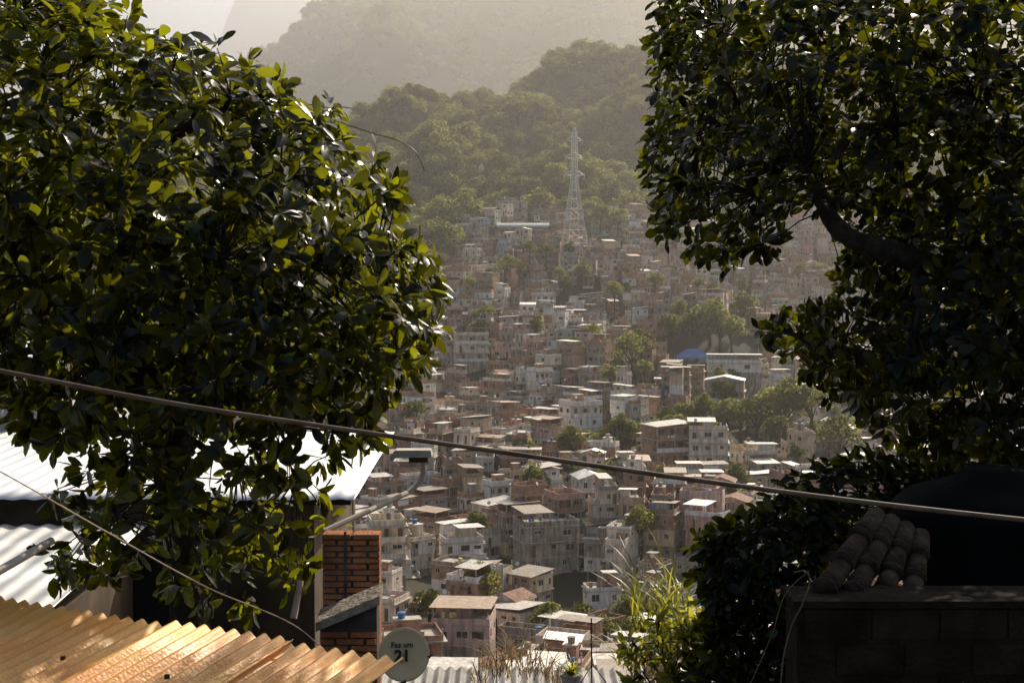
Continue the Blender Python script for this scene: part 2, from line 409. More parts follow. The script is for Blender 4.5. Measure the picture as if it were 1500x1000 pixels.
def house(seed, style=None, floors=None, wd=None, dp=None):
    rg = random.Random(seed); mb = MB()
    w = wd or rg.choice([rg.uniform(4.0, 6.5), rg.uniform(5.5, 9.0)]); d = dp or rg.uniform(5.0, 7.5)
    nf = floors or rg.choice([1, 2, 2, 3, 3, 3, 4]); hh = rg.uniform(2.65, 2.95)
    x0, x1, y0, y1 = -w/2, w/2, -d/2, d/2
    mats = [rg.choice([BRICK, BRICK, BRICK, CONC, WHITE, PAINT, PAINT, PAINT, WHITE, PAINT])]
    for i in range(nf):
        mats.append(mats[-1] if rg.random() < 0.5 else rg.choice([BRICK, BRICK, CONC, PAINT, WHITE, PAINT, PAINT]))
    if style is not None: mats = [style]*(nf+1)
    mb.box(x0+0.05, x1-0.05, y0+0.05, y1-0.05, -9, -0.001, CONC)
    z = 0
    for f in range(nf):
        g = [x0, x1, y0, y1]
        if f > 0 and rg.random() < 0.4:
            k = rg.choice([0, 1, 2]); o = rg.uniform(0.3, 0.8)
            if k == 0: g[2] -= o
            elif k == 1: g[0] -= o
            else: g[1] += o
        slabg = list(g)
        balc = rg.random() < 0.40
        if balc: g[2] += 1.5
        mt = mats[f]; top = z + hh - 0.14
        for side in 'fblr':
            ops = []
            a, b = (g[0], g[1]) if side in 'fb' else (g[2], g[3])
            nW = {'f': rg.choice([2, 2, 3, 3]), 'b': rg.choice([0, 1, 2]), 'l': rg.choice([0, 1, 2, 2]), 'r': rg.choice([0, 1, 2, 2])}[side]
            for k in range(nW):
                c = a + (b-a)*(k+0.5)/nW + rg.uniform(-0.3, 0.3)
                if side == 'f' and rg.random() < 0.3:
                    ops.append((c-0.42, c+0.42, 0, 2.1, 'door'))
                else:
                    ww = rg.choice([0.4, 0.55, 0.65, 0.8]); h0 = rg.choice([0.95, 1.1, 1.4])
                    ops.append((c-ww, c+ww, h0, rg.choice([2.0, 2.15]), 'win'))
            wall(mb, side, g, z, top, ops, mt, rg)
        if balc:
            mb.box(slabg[0], slabg[1], slabg[2], slabg[2]+0.12, z, z+0.95, rg.choice([mt, mt, WHITE, SLAB]))
            for xx in (slabg[0]+0.1, (slabg[0]+slabg[1])/2, slabg[1]-0.3):
                mb.box(xx, xx+0.2, slabg[2]+0.13, slabg[2]+0.33, z, top, SLAB)
            if rg.random() < 0.4:
                for k in range(3):
                    cx_ = rg.uniform(slabg[0]+0.5, slabg[1]-0.9)
                    mb.box(cx_, cx_+0.5, slabg[2]-0.03, slabg[2]-0.01, z+0.4, z+0.96, CLOTH)
        ov = rg.choice([0.05, 0.1, 0.3, 0.5])
        mb.box(slabg[0]-ov, slabg[1]+ov, slabg[2]-ov, slabg[3]+0.05, top, top+0.14, SLAB)
        if rg.random() < 0.4:
            xx = rg.uniform(g[0]+0.2, g[1]-0.2); mb.box(xx, xx+0.1, g[2]-0.11, g[2]-0.01, z, top, FRAME)
        z = top + 0.14
        x0, x1, y0, y1 = slabg[0], slabg[1], slabg[2], slabg[3]
        if f < nf-1 and rg.random() < 0.35 and y1-y0 > 5:
            k = rg.uniform(1.2, 2.4)
            if rg.random() < 0.5:
                mb.box(x0, x1, y0, y0+0.12, z, z+0.9, mats[f+1]); y0 += k
            elif x1-x0 > 5:
                mb.box(x0, x0+0.12, y0, y1, z, z+0.9, mats[f+1]); x0 += k
    w = x1-x0; d = y1-y0
    rt = rg.random(); mt = mats[-1]
    if style is not None: rt *= 0.9
    if rt < 0.38:
        h = rg.uniform(0.4, 1.2)
        mb.box(x0, x1, y0, y0+0.13, z, z+h, mt); mb.box(x0, x1, y1-0.13, y1, z, z+h, mt)
        mb.box(x0, x0+0.13, y0+0.131, y1-0.131, z, z+h, mt); mb.box(x1-0.13, x1, y0+0.131, y1-0.131, z, z+h, mt)
        hb = rg.uniform(1.7, 2.6); bw = rg.uniform(1.6, max(1.7, w*0.5)); bx = rg.uniform(x0+0.2, max(x0+0.3, x1-bw-0.3)); by = rg.uniform(-0.3, max(0, y1-2.4))
        if rg.random() < 0.7:
            mb.box(bx, bx+bw, by, by+1.9, z, z+hb, rg.choice([mt, BRICK, CONC])); mb.box(bx-0.15, bx+bw+0.15, by-0.15, by+2.05, z+hb, z+hb+0.1, rg.choice([SLAB, SHEET]))
            mb.box(bx+0.3, bx+1.0, by-0.03, by-0.005, z, z+1.6, DOOR)
            if rg.random() < 0.45: tank(mb, bx+0.95, by+0.95, z+hb+0.12, rg.choice([TANK, SLAB, CONC]))
        elif rg.random() < 0.6: tank(mb, rg.uniform(x0+1, x1-1), y0+1.5, z+0.3, rg.choice([TANK, SLAB]))
        for cx_, cy_ in ((x0+0.11, y0+0.11), (x1-0.11, y0+0.11), (x0+.11, y1-.11), (x1-.11, y1-.11)):
            if rg.random() < 0.5: mb.box(cx_-0.1, cx_+0.1, cy_-0.1, cy_+0.1, z+h+0.001, z+h+rg.uniform(0.4, 1.4), SLAB)
        for k in range(rg.randint(0, 3)):
            cx_ = rg.uniform(x0+.4, x1-1); cy_ = rg.uniform(y0+.4, y1-1); mb.box(cx_, cx_+rg.uniform(.3, .9), cy_, cy_+rg.uniform(.3, .9), z, z+rg.uniform(.3, 1.1), rg.choice([CONC, DOOR, CLOTH, BRICK]))
    elif rt < 0.68:
        h = 0.9; ph = rg.uniform(2.1, 2.6); dz = rg.uniform(-0.4, 0.4)
        mb.box(x0, x1, y0, y0+0.13, z, z+h, mt)
        mb.box(x0, x0+0.13, y0+0.131, y1, z, z+h, mt); mb.box(x1-0.13, x1, y0+0.131, y1, z, z+h, mt)
        c0, c1 = (x0, x1) if rg.random() < 0.4 else ((x0, x0+w*rg.uniform(.45, .7)) if rg.random() < 0.5 else (x1-w*rg.uniform(.45, .7), x1))
        if rg.random() < 0.6: mb.box(c0+0.14, c1-0.14, y1-0.15, y1, z, z+ph-0.4, mt)
        if rg.random() < 0.6: mb.box(c0+0.14, c0+(c1-c0)*0.6, y0+d*0.4, y1-0.16, z, z+ph-0.4, rg.choice([mt, BRICK, WHITE]))
        for xx in (c0+0.16, c1-0.3):
            for yy_ in (y0+0.14, y1-0.45):
                mb.box(xx, xx+0.12, yy_, yy_+0.12, z, z+ph-0.25, SLAB)
        mb.slope(c0-0.3, c1+0.3, y0-0.3, y1+0.2, z+ph-max(0, -dz), z+ph-max(0, dz), 0.06, SHEET)
        if rg.random() < 0.5:
            for k in range(rg.randint(2, 5)):
                cx_ = rg.uniform(x0+0.5, x1-0.9)
                mb.box(cx_, cx_+0.5, y0-0.03, y0-0.01, z+1.0, z+rg.uniform(1.5, 1.8), CLOTH)
    elif rt < 0.86:
        if rg.random() < 0.5: mb.slope(x0-0.3, x1+0.3, y0-0.4, y1+0.3, z+0.05, z+rg.uniform(0.5, 1.1), 0.07, SHEET)
        else: mb.slopex(x0-0.3, x1+0.3, y0-0.4, y1+0.3, z+0.05, z+rg.uniform(0.5, 1.0), 0.07, SHEET)
        mb.box(x0+0.2, x1-0.2, y1-0.4, y1-0.2, z, z+0.3, mt)
    elif rt < 0.91:
        mx = (x0+x1)/2; hr = rg.uniform(0.7, 1.1); mm = rg.choice([TILE, SHEET])
        mb.slopex(x0-0.3, mx, y0-0.3, y1+0.3, z, z+hr, 0.1, mm); mb.slopex(mx, x1+0.3, y0-0.3, y1+0.3, z+hr, z, 0.1, mm)
        mb.hexa([(x0, y0, z), (x1, y0, z), (x1, y0+0.15, z), (x0, y0+0.15, z), (mx-0.1, y0, z+hr-0.1), (mx+0.1, y0, z+hr-0.1), (mx+0.1, y0+0.15, z+hr-0.1), (mx-0.1, y0+0.15, z+hr-0.1)], mt)
    else:
        gg = [x0, x1, y0, y1]
        for side in 'fblr':
            wall(mb, side, gg, z, z+rg.uniform(1.6, 2.5), [], BRICK, rg)
        for cx_, cy_ in ((x0+0.15, y0+0.35), (x1-0.35, y0+0.35), (x0+.35, y1-.35)):
            mb.box(cx_-0.1, cx_+0.1, cy_-0.1, cy_+0.1, z, z+rg.uniform(2.7, 3.3), SLAB)
    if rg.random() < 0.6:
        ax = rg.uniform(x0+0.3, x1-0.3)
        mb.tube([(ax, y1-0.3, z), (ax, y1-0.3, z+rg.uniform(3, 4.5))], 0.03, 4, SLAB)
    if rg.random() < 0.5:
        ax = rg.uniform(x0+0.5, x1-0.5)
        mb.tube([(ax, y0+0.35, z), (ax, y0+0.35, z+2.0)], 0.03, 4, SLAB)
        mb.tube([(ax, y0+0.35, z+2.0), (ax+0.03, y0+0.28, z+2.05), (ax+0.1, y0+0.1, z+2.15)], [0.1, 0.3, 0.42], 10, FRAME)
    return mb.mesh("hillside_house", HM), z

variants = [house(1000+i) for i in range(110)]

clear = []
tree_list = [(925, 512, 410, 1.25), (740, 388, 522, 1.0), (1040, 468, 452, 1.6), (1072, 486, 440, 1.15), (984, 478, 455, 1.1), (1010, 480, 447, 1.0),
             (893, 640, 342, 0.85), (862, 646, 339, 0.7), (918, 634, 346, 0.85), (1108, 606, 350, 1.1), (1150, 586, 356, 1.4), (1062, 608, 352, 1.0),
             (1010, 606, 354, 0.75), (975, 610, 356, 0.6), (1190, 590, 352, 1.2), (606, 603, 350, 0.75), (800, 368, 535, 0.8), (776, 362, 541, 0.7), (852, 396, 512, 0.8),
             (960, 412, 500, 0.8), (900, 424, 486, 0.8), (1085, 450, 462, 1.2), (1000, 455, 465, 0.9), (905, 318, 600, 1.0), (880, 312, 606, 1.0), (648, 296, 625, 0.9),
             (700, 462, 460, 0.5), (945, 540, 400, 0.6), (820, 400, 508, 0.6), (1230, 640, 330, 1.2), (1130, 600, 353, 1.2), (1085, 612, 349, 0.9), (1030, 602, 357, 0.8), (1055, 478, 446, 1.3), (940, 500, 415, 0.9)]
for k, (a, b, d, s) in enumerate(tree_list):
    p = sight(a, b, d); o = bpy.data.objects.new("hillside_tree", forms[k % 8]); ROOT.objects.link(o)
    o.location = (p.x, p.y, p.z - 6*s); o.scale = (s, s, s); o.rotation_euler = (0, 0, R.uniform(0, 6.28))
    clear.append((p.x, p.y, 5.6*s, 9*s + 6))

special = [(792, 432, 492, 8, 7, 3, WHITE, 0.2), (848, 592, 352, 9, 8, 3, WHITE, 0.45), (976, 622, 318, 8.5, 8, 3, BRICK, 0.35), (1037, 628, 316, 8.5, 8, 3, PAINT, -0.1),
    (1062, 556, 372, 10, 8, 2, PAINT, -0.2), (884, 862, 226, 5.5, 6, 2, WHITE, 0.15), (678, 792, 252, 7, 6.5, 2, WHITE, 0.3), (800, 765, 250, 10, 7.5, 4, CONC, 0.3),
    (690, 490, 430, 10, 8, 3, PAINT, 0.1), (680, 905, 196, 8, 8, 1, PAINT, -0.1), (600, 930, 186, 8, 7, 1, BRICK, 0.2), (1168, 632, 322, 6, 6, 2, PAINT, 0.1),
    (1075, 530, 405, 15, 10, 1, WHITE, -0.1), (748, 297, 640, 14, 10, 4, PAINT, 0.1), (855, 698, 285, 8, 7, 2, WHITE, 0.2), (560, 765, 235, 7, 7, 3, PAINT, 0.2)]
for k, (a, b, d, w, dp, nf, st, rot) in enumerate(special):
    p = sight(a, b, d); me, z = house(5000+k, st, nf, w, dp)
    o = bpy.data.objects.new("hillside_house", me); ROOT.objects.link(o)
    o.location = (p.x, p.y, p.z - z); o.rotation_euler = (0, 0, rot)
    clear.append((p.x, p.y, max(w, dp)*0.62 + 2.5, 11))
for (a, b, d, r) in [(765, 334, 600, 13), (1015, 520, 438, 9), (842, 380, 560, 7)]:
    p = sight(a, b, d); clear.append((p.x, p.y, r, 10))

def blocked(x, y):
    for cx, cy, r, fr in clear:
        dy = y - cy
        if abs(x - cx*(y/cy)) < r and -r - fr < dy < r: return True
    return False

yy = 118.0
while yy < 665:
    st = 7.4 + R.uniform(-0.5, 0.8)
    xx = -0.42*yy - 10 + R.uniform(0, 6)
    while xx < 0.42*yy + 10:
        x = xx + R.uniform(-1.0, 1.0); y = yy + R.uniform(-2.8, 2.8); xx += 6.4 + R.uniform(-0.8, 1.4)
        if y > town_limit(x, y): continue
        if blocked(x, y): continue
        if noise.noise(Vector((x*0.03, y*0.03, 5))) > 0.55: continue
        me, z = R.choice(variants)
        o = bpy.data.objects.new("hillside_house", me); ROOT.objects.link(o)
        reg = noise.noise(Vector((x*0.014, y*0.014, 1.7)))
        rot = -0.08 + reg*1.6 + R.uniform(-0.15, 0.15) + R.choice([0, 0, 0, 0, math.pi/2, -math.pi/2])
        o.location = (x, y, Hf(x, y) + R.uniform(-1.2, 1.6) - (2.0 if z > 10 else 0)); o.rotation_euler = (0, 0, rot)
        s = R.uniform(0.68, 0.93); o.scale = (s, s, R.uniform(0.84, 0.95))
    yy += st

for k in range(130):
    y = R.uniform(200, 610); x = R.uniform(-0.1, 0.3)*y
    o = bpy.data.objects.new("hillside_tree", R.choice(forms)); ROOT.objects.link(o)
    s = R.uniform(0.35, 0.75); o.scale = (s, s, s*1.15); o.location = (x, y, Hf(x, y)+3.0); o.rotation_euler = (0, 0, R.uniform(0, 6))

# sports hall
p = sight(766, 334, 600)
mb = MB(); wl = 10.5; hgt = 12
mb.box(p.x-wl, p.x+wl, p.y-6, p.y+6, p.z-hgt, p.z, 0)
seg = 10
for i in range(seg):
    a0 = math.pi*i/seg; a1 = math.pi*(i+1)/seg
    ya, yb = p.y - 7*math.cos(a0), p.y - 7*math.cos(a1); za, zb = p.z + 0.05 + 1.9*math.sin(a0), p.z + 0.05 + 1.9*math.sin(a1)
    mb.hexa([(p.x-wl-.5, ya, za), (p.x+wl+.5, ya, za), (p.x+wl+.5, yb, zb), (p.x-wl-.5, yb, zb), (p.x-wl-.5, ya, za+.15), (p.x+wl+.5, ya, za+.15), (p.x+wl+.5, yb, zb+.15), (p.x-wl-.5, yb, zb+.15)], 1)
for i in range(9):
    xx = p.x - wl + 1.0 + i*2.2
    mb.box(xx, xx+1.5, p.y-6.06, p.y-6.003, p.z-3, p.z-1, 2)
M_teal = surf("teal_sheet", (0.28, 0.33, 0.31), (0.42, 0.48, 0.44), 0.4, 0.6)
mb.obj("sports_hall", [M_conc, M_teal, M_glass])

# blue market tent
p = sight(1015, 522, 438)
mb = MB(); w = 5.2; dd = 3.5
peak = 2.4
base = [(-w, -dd, 0), (w, -dd, 0), (w, dd, 0), (-w, dd, 0)]
pk = [(-w*0.35, 0, peak), (w*0.35, 0, peak)]
mb.v += [tuple(Vector(b)+p) for b in base] + [tuple(Vector(b)+p) for b in pk]
mb.f += [(0, 1, 5, 4), (1, 2, 5), (2, 3, 4, 5), (3, 0, 4)]; mb.m += [0]*4
for (bx, by, _) in base:
    mb.box(p.x+bx-0.08, p.x+bx+0.08, p.y+by-0.08, p.y+by+0.08, p.z-6, p.z-0.02, 1)
mb.box(p.x-w, p.x+w, p.y-dd-0.03, p.y-dd-0.01, p.z-0.5, p.z, 0)
M_bt = surf("blue_tarp", (0.04, 0.13, 0.32), (0.06, 0.19, 0.42), 0.5, 0.6)
mb.obj("blue_tent", [M_bt, M_steel])

# transmission tower
def pylon(a, btop, bbase, d):
    top = sight(a, btop, d); bot = sight(a, bbase, d); hh = top.z - bot.z
    mb = MB(); st = lambda p, q, r=0.16: mb.tube([p, q], r, 4, 0)
    lv = [0, .1, .19, .28, .36, .43, .5, .56, .62, .67, .72, .77, .82, .87, .92, .96]
    def hw(t): return 5.0*(1-t/0.62)+1.1*(t/0.62) if t < 0.62 else 1.1 - (t-0.62)*0.8
    z = lambda t: -2 + t*(hh+2)
    C = [(-1, -1), (1, -1), (1, 1), (-1, 1)]
    for k in range(len(lv)-1):
        a0, a1 = hw(lv[k]), hw(lv[k+1]); z0, z1 = z(lv[k]), z(lv[k+1])
        for j in range(4):
            c, e = C[j], C[(j+1) % 4]
            st((c[0]*a0, c[1]*a0, z0), (c[0]*a1, c[1]*a1, z1), 0.15)
            st((c[0]*a0, c[1]*a0, z0), (e[0]*a1, e[1]*a1, z1), 0.065)
            st((e[0]*a0, e[1]*a0, z0), (c[0]*a1, c[1]*a1, z1), 0.065)
            st((c[0]*a1, c[1]*a1, z1), (e[0]*a1, e[1]*a1, z1), 0.065)
    for t, L_ in ((0.66, 4.4), (0.78, 3.9), (0.90, 3.4)):
        w = hw(t)
        for sx in (-1, 1):
            tip = (sx*L_, 0, z(t)+0.4)
            for sy in (-1, 1):
                st((sx*w, sy*w, z(t)), tip, 0.10); st((sx*w, sy*w, z(t)+2.0), tip, 0.08)
            st(tip, (sx*L_, 0, z(t)-1.3), 0.08)
    for c in C: st((c[0]*hw(.96), c[1]*hw(.96), z(.96)), (0, 0, z(1.0)), 0.1)
    o = mb.obj("transmission_tower", [M_steel]); o.location = bot; o.rotation_euler = (0, 0, 0.35)
pylon(841, 186, 388, 560)

# ------------------------------------------------------------------ leaves / foreground trees
def leaf_cloud(C, AX, per, Lm, Wm, rg, droop=0.35, spread=(35, 100), size=0.03):
    n = len(C)*per
    c = np.repeat(C, per, 0); ax = np.repeat(AX, per, 0)
    ax = ax / np.linalg.norm(ax, axis=1)[:, None]
    rv = rg.normal(size=(n, 3)); pr = rv - ax*np.sum(rv*ax, 1)[:, None]; pr /= np.linalg.norm(pr, axis=1)[:, None]
    ph = np.radians(rg.uniform(*spread, n))[:, None]
    t = ax*np.cos(ph) + pr*np.sin(ph); t[:, 2] -= rg.uniform(0, 1, n)*droop
    t /= np.linalg.norm(t, axis=1)[:, None]
    nn = ax + rg.normal(size=(n, 3))*0.45
    w = np.cross(t, nn); w /= np.maximum(np.linalg.norm(w, axis=1), 1e-5)[:, None]
    nn = np.cross(w, t)
    Ls = (Lm*rg.uniform(0.6, 1.2, n))[:, None]; Ws = Ls*(Wm/Lm)*rg.uniform(0.85, 1.15, n)[:, None]*0.5
    base = c + ax*rg.uniform(-0.05, 0.03, n)[:, None] + t*size
    curl = rg.uniform(-0.05, 0.35, n)[:, None]; fold = rg.uniform(0.05, 0.45, n)[:, None]
    def P(s, side): return base + t*Ls*s - nn*curl*Ls*s*s + side[0]*w*Ws*side[1] + nn*abs(side[0])*Ws*fold*side[1]
    rows = [P(0, (0, 0))]
    for s, ww in ((0.28, 0.72), (0.6, 1.0), (0.86, 0.62)):
        rows += [P(s, (-1, ww)), P(s, (0, 0)), P(s, (1, ww))]
    rows.append(P(1.0, (0, 0)))
    V = np.stack(rows, 1).reshape(-1, 3)
    tri = np.array([(0, 2, 1), (0, 3, 2), (1, 2, 5), (1, 5, 4), (2, 3, 6), (2, 6, 5), (4, 5, 8), (4, 8, 7), (5, 6, 9), (5, 9, 8), (7, 8, 10), (8, 9, 10)])
    F = (tri[None] + (np.arange(n)*11)[:, None, None]).reshape(-1, 3)
    rnd = np.repeat(np.clip(rg.beta(2, 3, n), 0, 1), 11)
    return V, F, rnd

def in_poly(px, pz, poly):
    ins = np.zeros(len(px), bool); n = len(poly)
    dist = np.full(len(px), 1e9)
    for i in range(n):
        x1, z1 = poly[i]; x2, z2 = poly[(i+1) % n]
        cond = ((z1 > pz) != (z2 > pz)) & (px < (x2-x1)*(pz-z1)/(z2-z1+1e-12)+x1)
        ins ^= cond
        ex, ez = x2-x1, z2-z1; t = np.clip(((px-x1)*ex+(pz-z1)*ez)/(ex*ex+ez*ez+1e-12), 0, 1)
        dist = np.minimum(dist, np.hypot(px-(x1+t*ex), pz-(z1+t*ez)))
    return ins, dist

def crown(poly_s, d, n, half, rg, hole=0.25, hs=1.6, low=None):
    poly = [(lambda q: (q.x, q.z))(sight(a, b, d)) for a, b in poly_s]
    xs = [q[0] for q in poly]; zs = [q[1] for q in poly]
    out = []
    while len(out) < n:
        m = 4000
        x = rg.uniform(min(xs), max(xs), m); z = rg.uniform(min(zs), max(zs), m)
        ins, di = in_poly(x, z, poly)
        k = np.clip(di/0.9, 0, 1); hf = half*np.sqrt(1-(1-k)**2)
        u = rg.uniform(-1, 1, m); u = np.sign(u)*np.abs(u)**0.65
        y = d + u*hf
        for i in np.nonzero(ins & (di > 0.03))[0]:
            nv = noise.noise(Vector((x[i]*hs, y[i]*hs, z[i]*hs))) + 0.5*noise.noise(Vector((x[i]*hs*2.5, y[i]*hs*2.5, z[i]*hs*2.5)))
            if nv > hole: continue
            if low is not None and z[i] < low[0] and rg.uniform() > low[1]: continue
            out.append((x[i], y[i], z[i], di[i]))
            if len(out) >= n: break
    return np.array(out)

def build_tree(name, poly_s, d, ncl, per, half, base, fork, Lm, Wm, mat, seed, trunk_r=0.16, hole=0.25, low=None, extra_limbs=(), droop=0.35, hs=1.6):
    rg = np.random.default_rng(seed); rr = random.Random(seed)
    C = crown(poly_s, d, ncl, half, rg, hole, hs, low)
    cen = C[:, :3].mean(0)
    AX = (C[:, :3] - cen) * np.array([1, 1.3, 1]); AX /= np.linalg.norm(AX, axis=1)[:, None] + 1e-6
    AX = AX + np.array([0, 0, 0.55]) + rg.normal(size=AX.shape)*0.35
    par = empty(name)
    V, F, rnd = leaf_cloud(C[:, :3], AX, per, Lm, Wm, rg, droop)
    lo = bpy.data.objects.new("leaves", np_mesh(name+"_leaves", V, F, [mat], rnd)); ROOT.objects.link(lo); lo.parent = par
    mb = MB()
    base = Vector(base); fork = Vector(fork)
    mid = (base+fork)/2 + Vector((0.08, 0.05, 0))
    mb.tube([base, mid, fork], [trunk_r*1.3, trunk_r, trunk_r*0.8], 10)
    nodes = [(fork, trunk_r*0.8)]
    for pts_, r0, r1 in extra_limbs:
        pts_ = [Vector(q) for q in pts_]
        fine = []
        for i in range(len(pts_)-1):
            p0 = pts_[max(i-1, 0)]; p1 = pts_[i]; p2 = pts_[i+1]; p3 = pts_[min(i+2, len(pts_)-1)]
            for k in range(6):
                t = k/6
                fine.append(0.5*((2*p1)+(p2-p0)*t+(2*p0-5*p1+4*p2-p3)*t*t+(3*p1-p0-3*p2+p3)*t**3))
        fine.append(pts_[-1]); nfi = len(fine)
        rad = [r0+(r1-r0)*i/(nfi-1) for i in range(nfi)]
        mb.tube(fine, rad, 9); nodes += list(zip(fine[2:], rad[2:]))
    sel = rg.choice(len(C), min(90, len(C)), replace=False)
    tg = sorted([Vector(C[i, :3]*0.85 + cen*0.15) for i in sel], key=lambda q: (q-fork).length)
    for q in tg:
        best = min(nodes, key=lambda nd: (nd[0]-q).length + 0.25*(nd[0]-fork).length)
        p0 = best[0]; L_ = (q-p0).length
        if L_ < 0.08: continue
        r0 = min(best[1]*0.75, 0.02+0.03*L_); r1 = max(0.007, r0*0.45)
        m1 = p0.lerp(q, 0.35) + Vector((rr.uniform(-.1, .1), rr.uniform(-.1, .1), rr.uniform(-0.02, .12)))*L_
        m2_ = p0.lerp(q, 0.7) + Vector((rr.uniform(-.08, .08), rr.uniform(-.08, .08), rr.uniform(0, .1)))*L_
        mb.tube([p0, m1, m2_, q], [r0, r0*0.8, r0*0.6, r1], 6, cap=False)
        nodes += [(m1, r0*0.8), (m2_, r0*0.6), (q, r1)]
    NA = np.array([tuple(nd[0]) for nd in nodes])
    for c in C[:, :3]:
        k = np.argmin(np.sum((NA-c)**2, 1)); p0 = Vector(NA[k]); q = Vector(c)
        if (q-p0).length > 0.9: continue
        mb.tube([p0, p0.lerp(q, 0.5)+Vector((0, 0, 0.03)), q], [0.007, 0.005, 0.003], 4, cap=False)
    mb.obj("trunk_and_branches", [M_bark], True, par)
    return par

polyL = [(-260, -90), (120, -90), (160, -20), (185, 18), (250, 48), (300, 70), (335, 62), (385, 98), (440, 135), (495, 152), (515, 200), (560, 238), (595, 285), (600, 335), (635, 380),
         (652, 420), (652, 475), (630, 505), (612, 550), (585, 575), (575, 640), (550, 665), (498, 672), (472, 720), (482, 780), (462, 845), (420, 872), (330, 885), (250, 875), (180, 850), (105, 862),
         (70, 840), (92, 780), (60, 725), (105, 680), (90, 640), (30, 610), (-30, 600), (-260, 560)]
lowz = sight(300, 630, 9.2).z
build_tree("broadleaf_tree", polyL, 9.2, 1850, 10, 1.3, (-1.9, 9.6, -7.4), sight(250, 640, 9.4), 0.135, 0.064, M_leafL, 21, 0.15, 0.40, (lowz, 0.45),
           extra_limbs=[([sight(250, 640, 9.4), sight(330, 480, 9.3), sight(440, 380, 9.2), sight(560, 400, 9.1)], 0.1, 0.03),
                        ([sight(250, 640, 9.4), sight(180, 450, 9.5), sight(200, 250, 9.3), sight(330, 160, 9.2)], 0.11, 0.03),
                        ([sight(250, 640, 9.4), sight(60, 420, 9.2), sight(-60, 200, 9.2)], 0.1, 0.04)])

polyR = [(960, -90), (968, 12), (952, 60), (968, 100), (958, 140), (968, 178), (932, 215), (928, 260), (950, 305), (972, 345), (978, 374), (1010, 368), (1042, 392), (1090, 402), (1122, 370), (1150, 322),
         (1200, 308), (1250, 318), (1262, 360), (1240, 400), (1238, 440), (1165, 456), (1118, 466), (1116, 500), (1155, 540), (1196, 556), (1200, 596), (1280, 610), (1300, 680), (1400, 720), (1500, 720),
         (1620, 700), (1850, 600), (1900, 200), (1850, -90)]
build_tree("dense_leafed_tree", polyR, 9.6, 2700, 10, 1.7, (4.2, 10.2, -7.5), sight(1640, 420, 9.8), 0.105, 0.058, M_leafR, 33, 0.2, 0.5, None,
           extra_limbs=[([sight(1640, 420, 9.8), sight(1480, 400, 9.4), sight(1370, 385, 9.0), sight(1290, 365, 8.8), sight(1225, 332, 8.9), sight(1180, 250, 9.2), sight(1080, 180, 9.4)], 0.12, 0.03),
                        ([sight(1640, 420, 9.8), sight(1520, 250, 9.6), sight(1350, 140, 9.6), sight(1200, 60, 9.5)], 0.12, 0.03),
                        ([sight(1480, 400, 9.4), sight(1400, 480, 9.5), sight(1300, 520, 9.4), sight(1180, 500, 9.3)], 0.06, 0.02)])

polyB = [(1010, 800), (1050, 765), (1110, 745), (1165, 700), (1235, 665), (1310, 670), (1400, 680), (1400, 740), (1290, 790), (1230, 830), (1200, 870), (1180, 940), (1180, 1030), (1000, 1030), (1010, 960), (1040, 900), (1015, 850)]
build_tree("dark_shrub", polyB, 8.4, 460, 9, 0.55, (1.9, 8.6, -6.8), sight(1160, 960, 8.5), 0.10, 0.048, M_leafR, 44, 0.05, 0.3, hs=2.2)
polyC = [(915, 1000), (905, 950), (935, 915), (975, 900), (1030, 880), (1050, 920), (1040, 1030), (930, 1030)]
build_tree("sunlit_shrub", polyC, 8.9, 95, 8, 0.4, (1.0, 9.0, -6.9), sight(980, 1010, 8.9), 0.085, 0.036, M_leafY, 45, 0.03, 0.2, droop=0.1, hs=2.5)

def blades(name, p, n, L_, w, mat, seed, spread=0.6, up=1.0, base=0.12):
    rg = random.Random(seed); vs = []; fs = []; rn = []
    for i in range(n):
        a = rg.uniform(0, 6.28); sp = rg.uniform(0.1, spread); l = L_*rg.uniform(0.5, 1.15)
        d = Vector((math.cos(a)*sp, math.sin(a)*sp, up)).normalized(); side = d.cross(Vector((math.cos(a+rg.uniform(-.6, .6)), math.sin(a), 0.1))).normalized()
        q = Vector(p) + Vector((rg.uniform(-1, 1), rg.uniform(-1, 1), rg.uniform(-.5, .3)))*L_*base
        k0 = len(vs); S = 6; v = rg.random()
        for s in range(S+1):
            t = s/S; ww = w*(1-t**2.2)*0.5+0.0006
            vs += [q - side*ww, q + side*ww]; rn += [v, v]
            q = q + d*(l/S); d = (d + Vector((math.cos(a)*0.16, math.sin(a)*0.16, -0.13*(1+sp)))).normalized()
        for s in range(S): fs.append((k0+2*s, k0+2*s+1, k0+2*s+3, k0+2*s+2))
    me = np_mesh(name, np.array([tuple(v) for v in vs]), np.array(fs), [mat], np.array(rn))
    o = bpy.data.objects.new(name, me); ROOT.objects.link(o); return o
blades("tall_grass_clump", sight(965, 900, 9.2), 60, 0.6, 0.012, M_leafY, 3, 0.5, base=0.3)
blades("tall_grass_clump", sight(1000, 930, 9.3), 50, 0.5, 0.012, M_leafY, 4, 0.6, base=0.35)
blades("tall_grass_clump", sight(930, 965, 9.1), 50, 0.3, 0.011, M_leafY, 5, 0.8, base=0.4)
M_dry = leaf_mat("dry_grass", (0.16, 0.10, 0.05), (0.28, 0.19, 0.10), (0.4, 0.3, 0.17), (0.45, 0.3, 0.12), 0.4, 0.8)
for k, (a, b, l) in enumerate([(735, 985, .5), (765, 985, .55), (790, 985, .45), (715, 985, .35), (808, 990, .32), (700, 1000, .25), (825, 1000, .3), (748, 970, .4)]):
    blades("dry_weeds", sight(a, b, 11.5), 34, l, 0.007, M_dry, 10+k, 0.7, base=0.3)

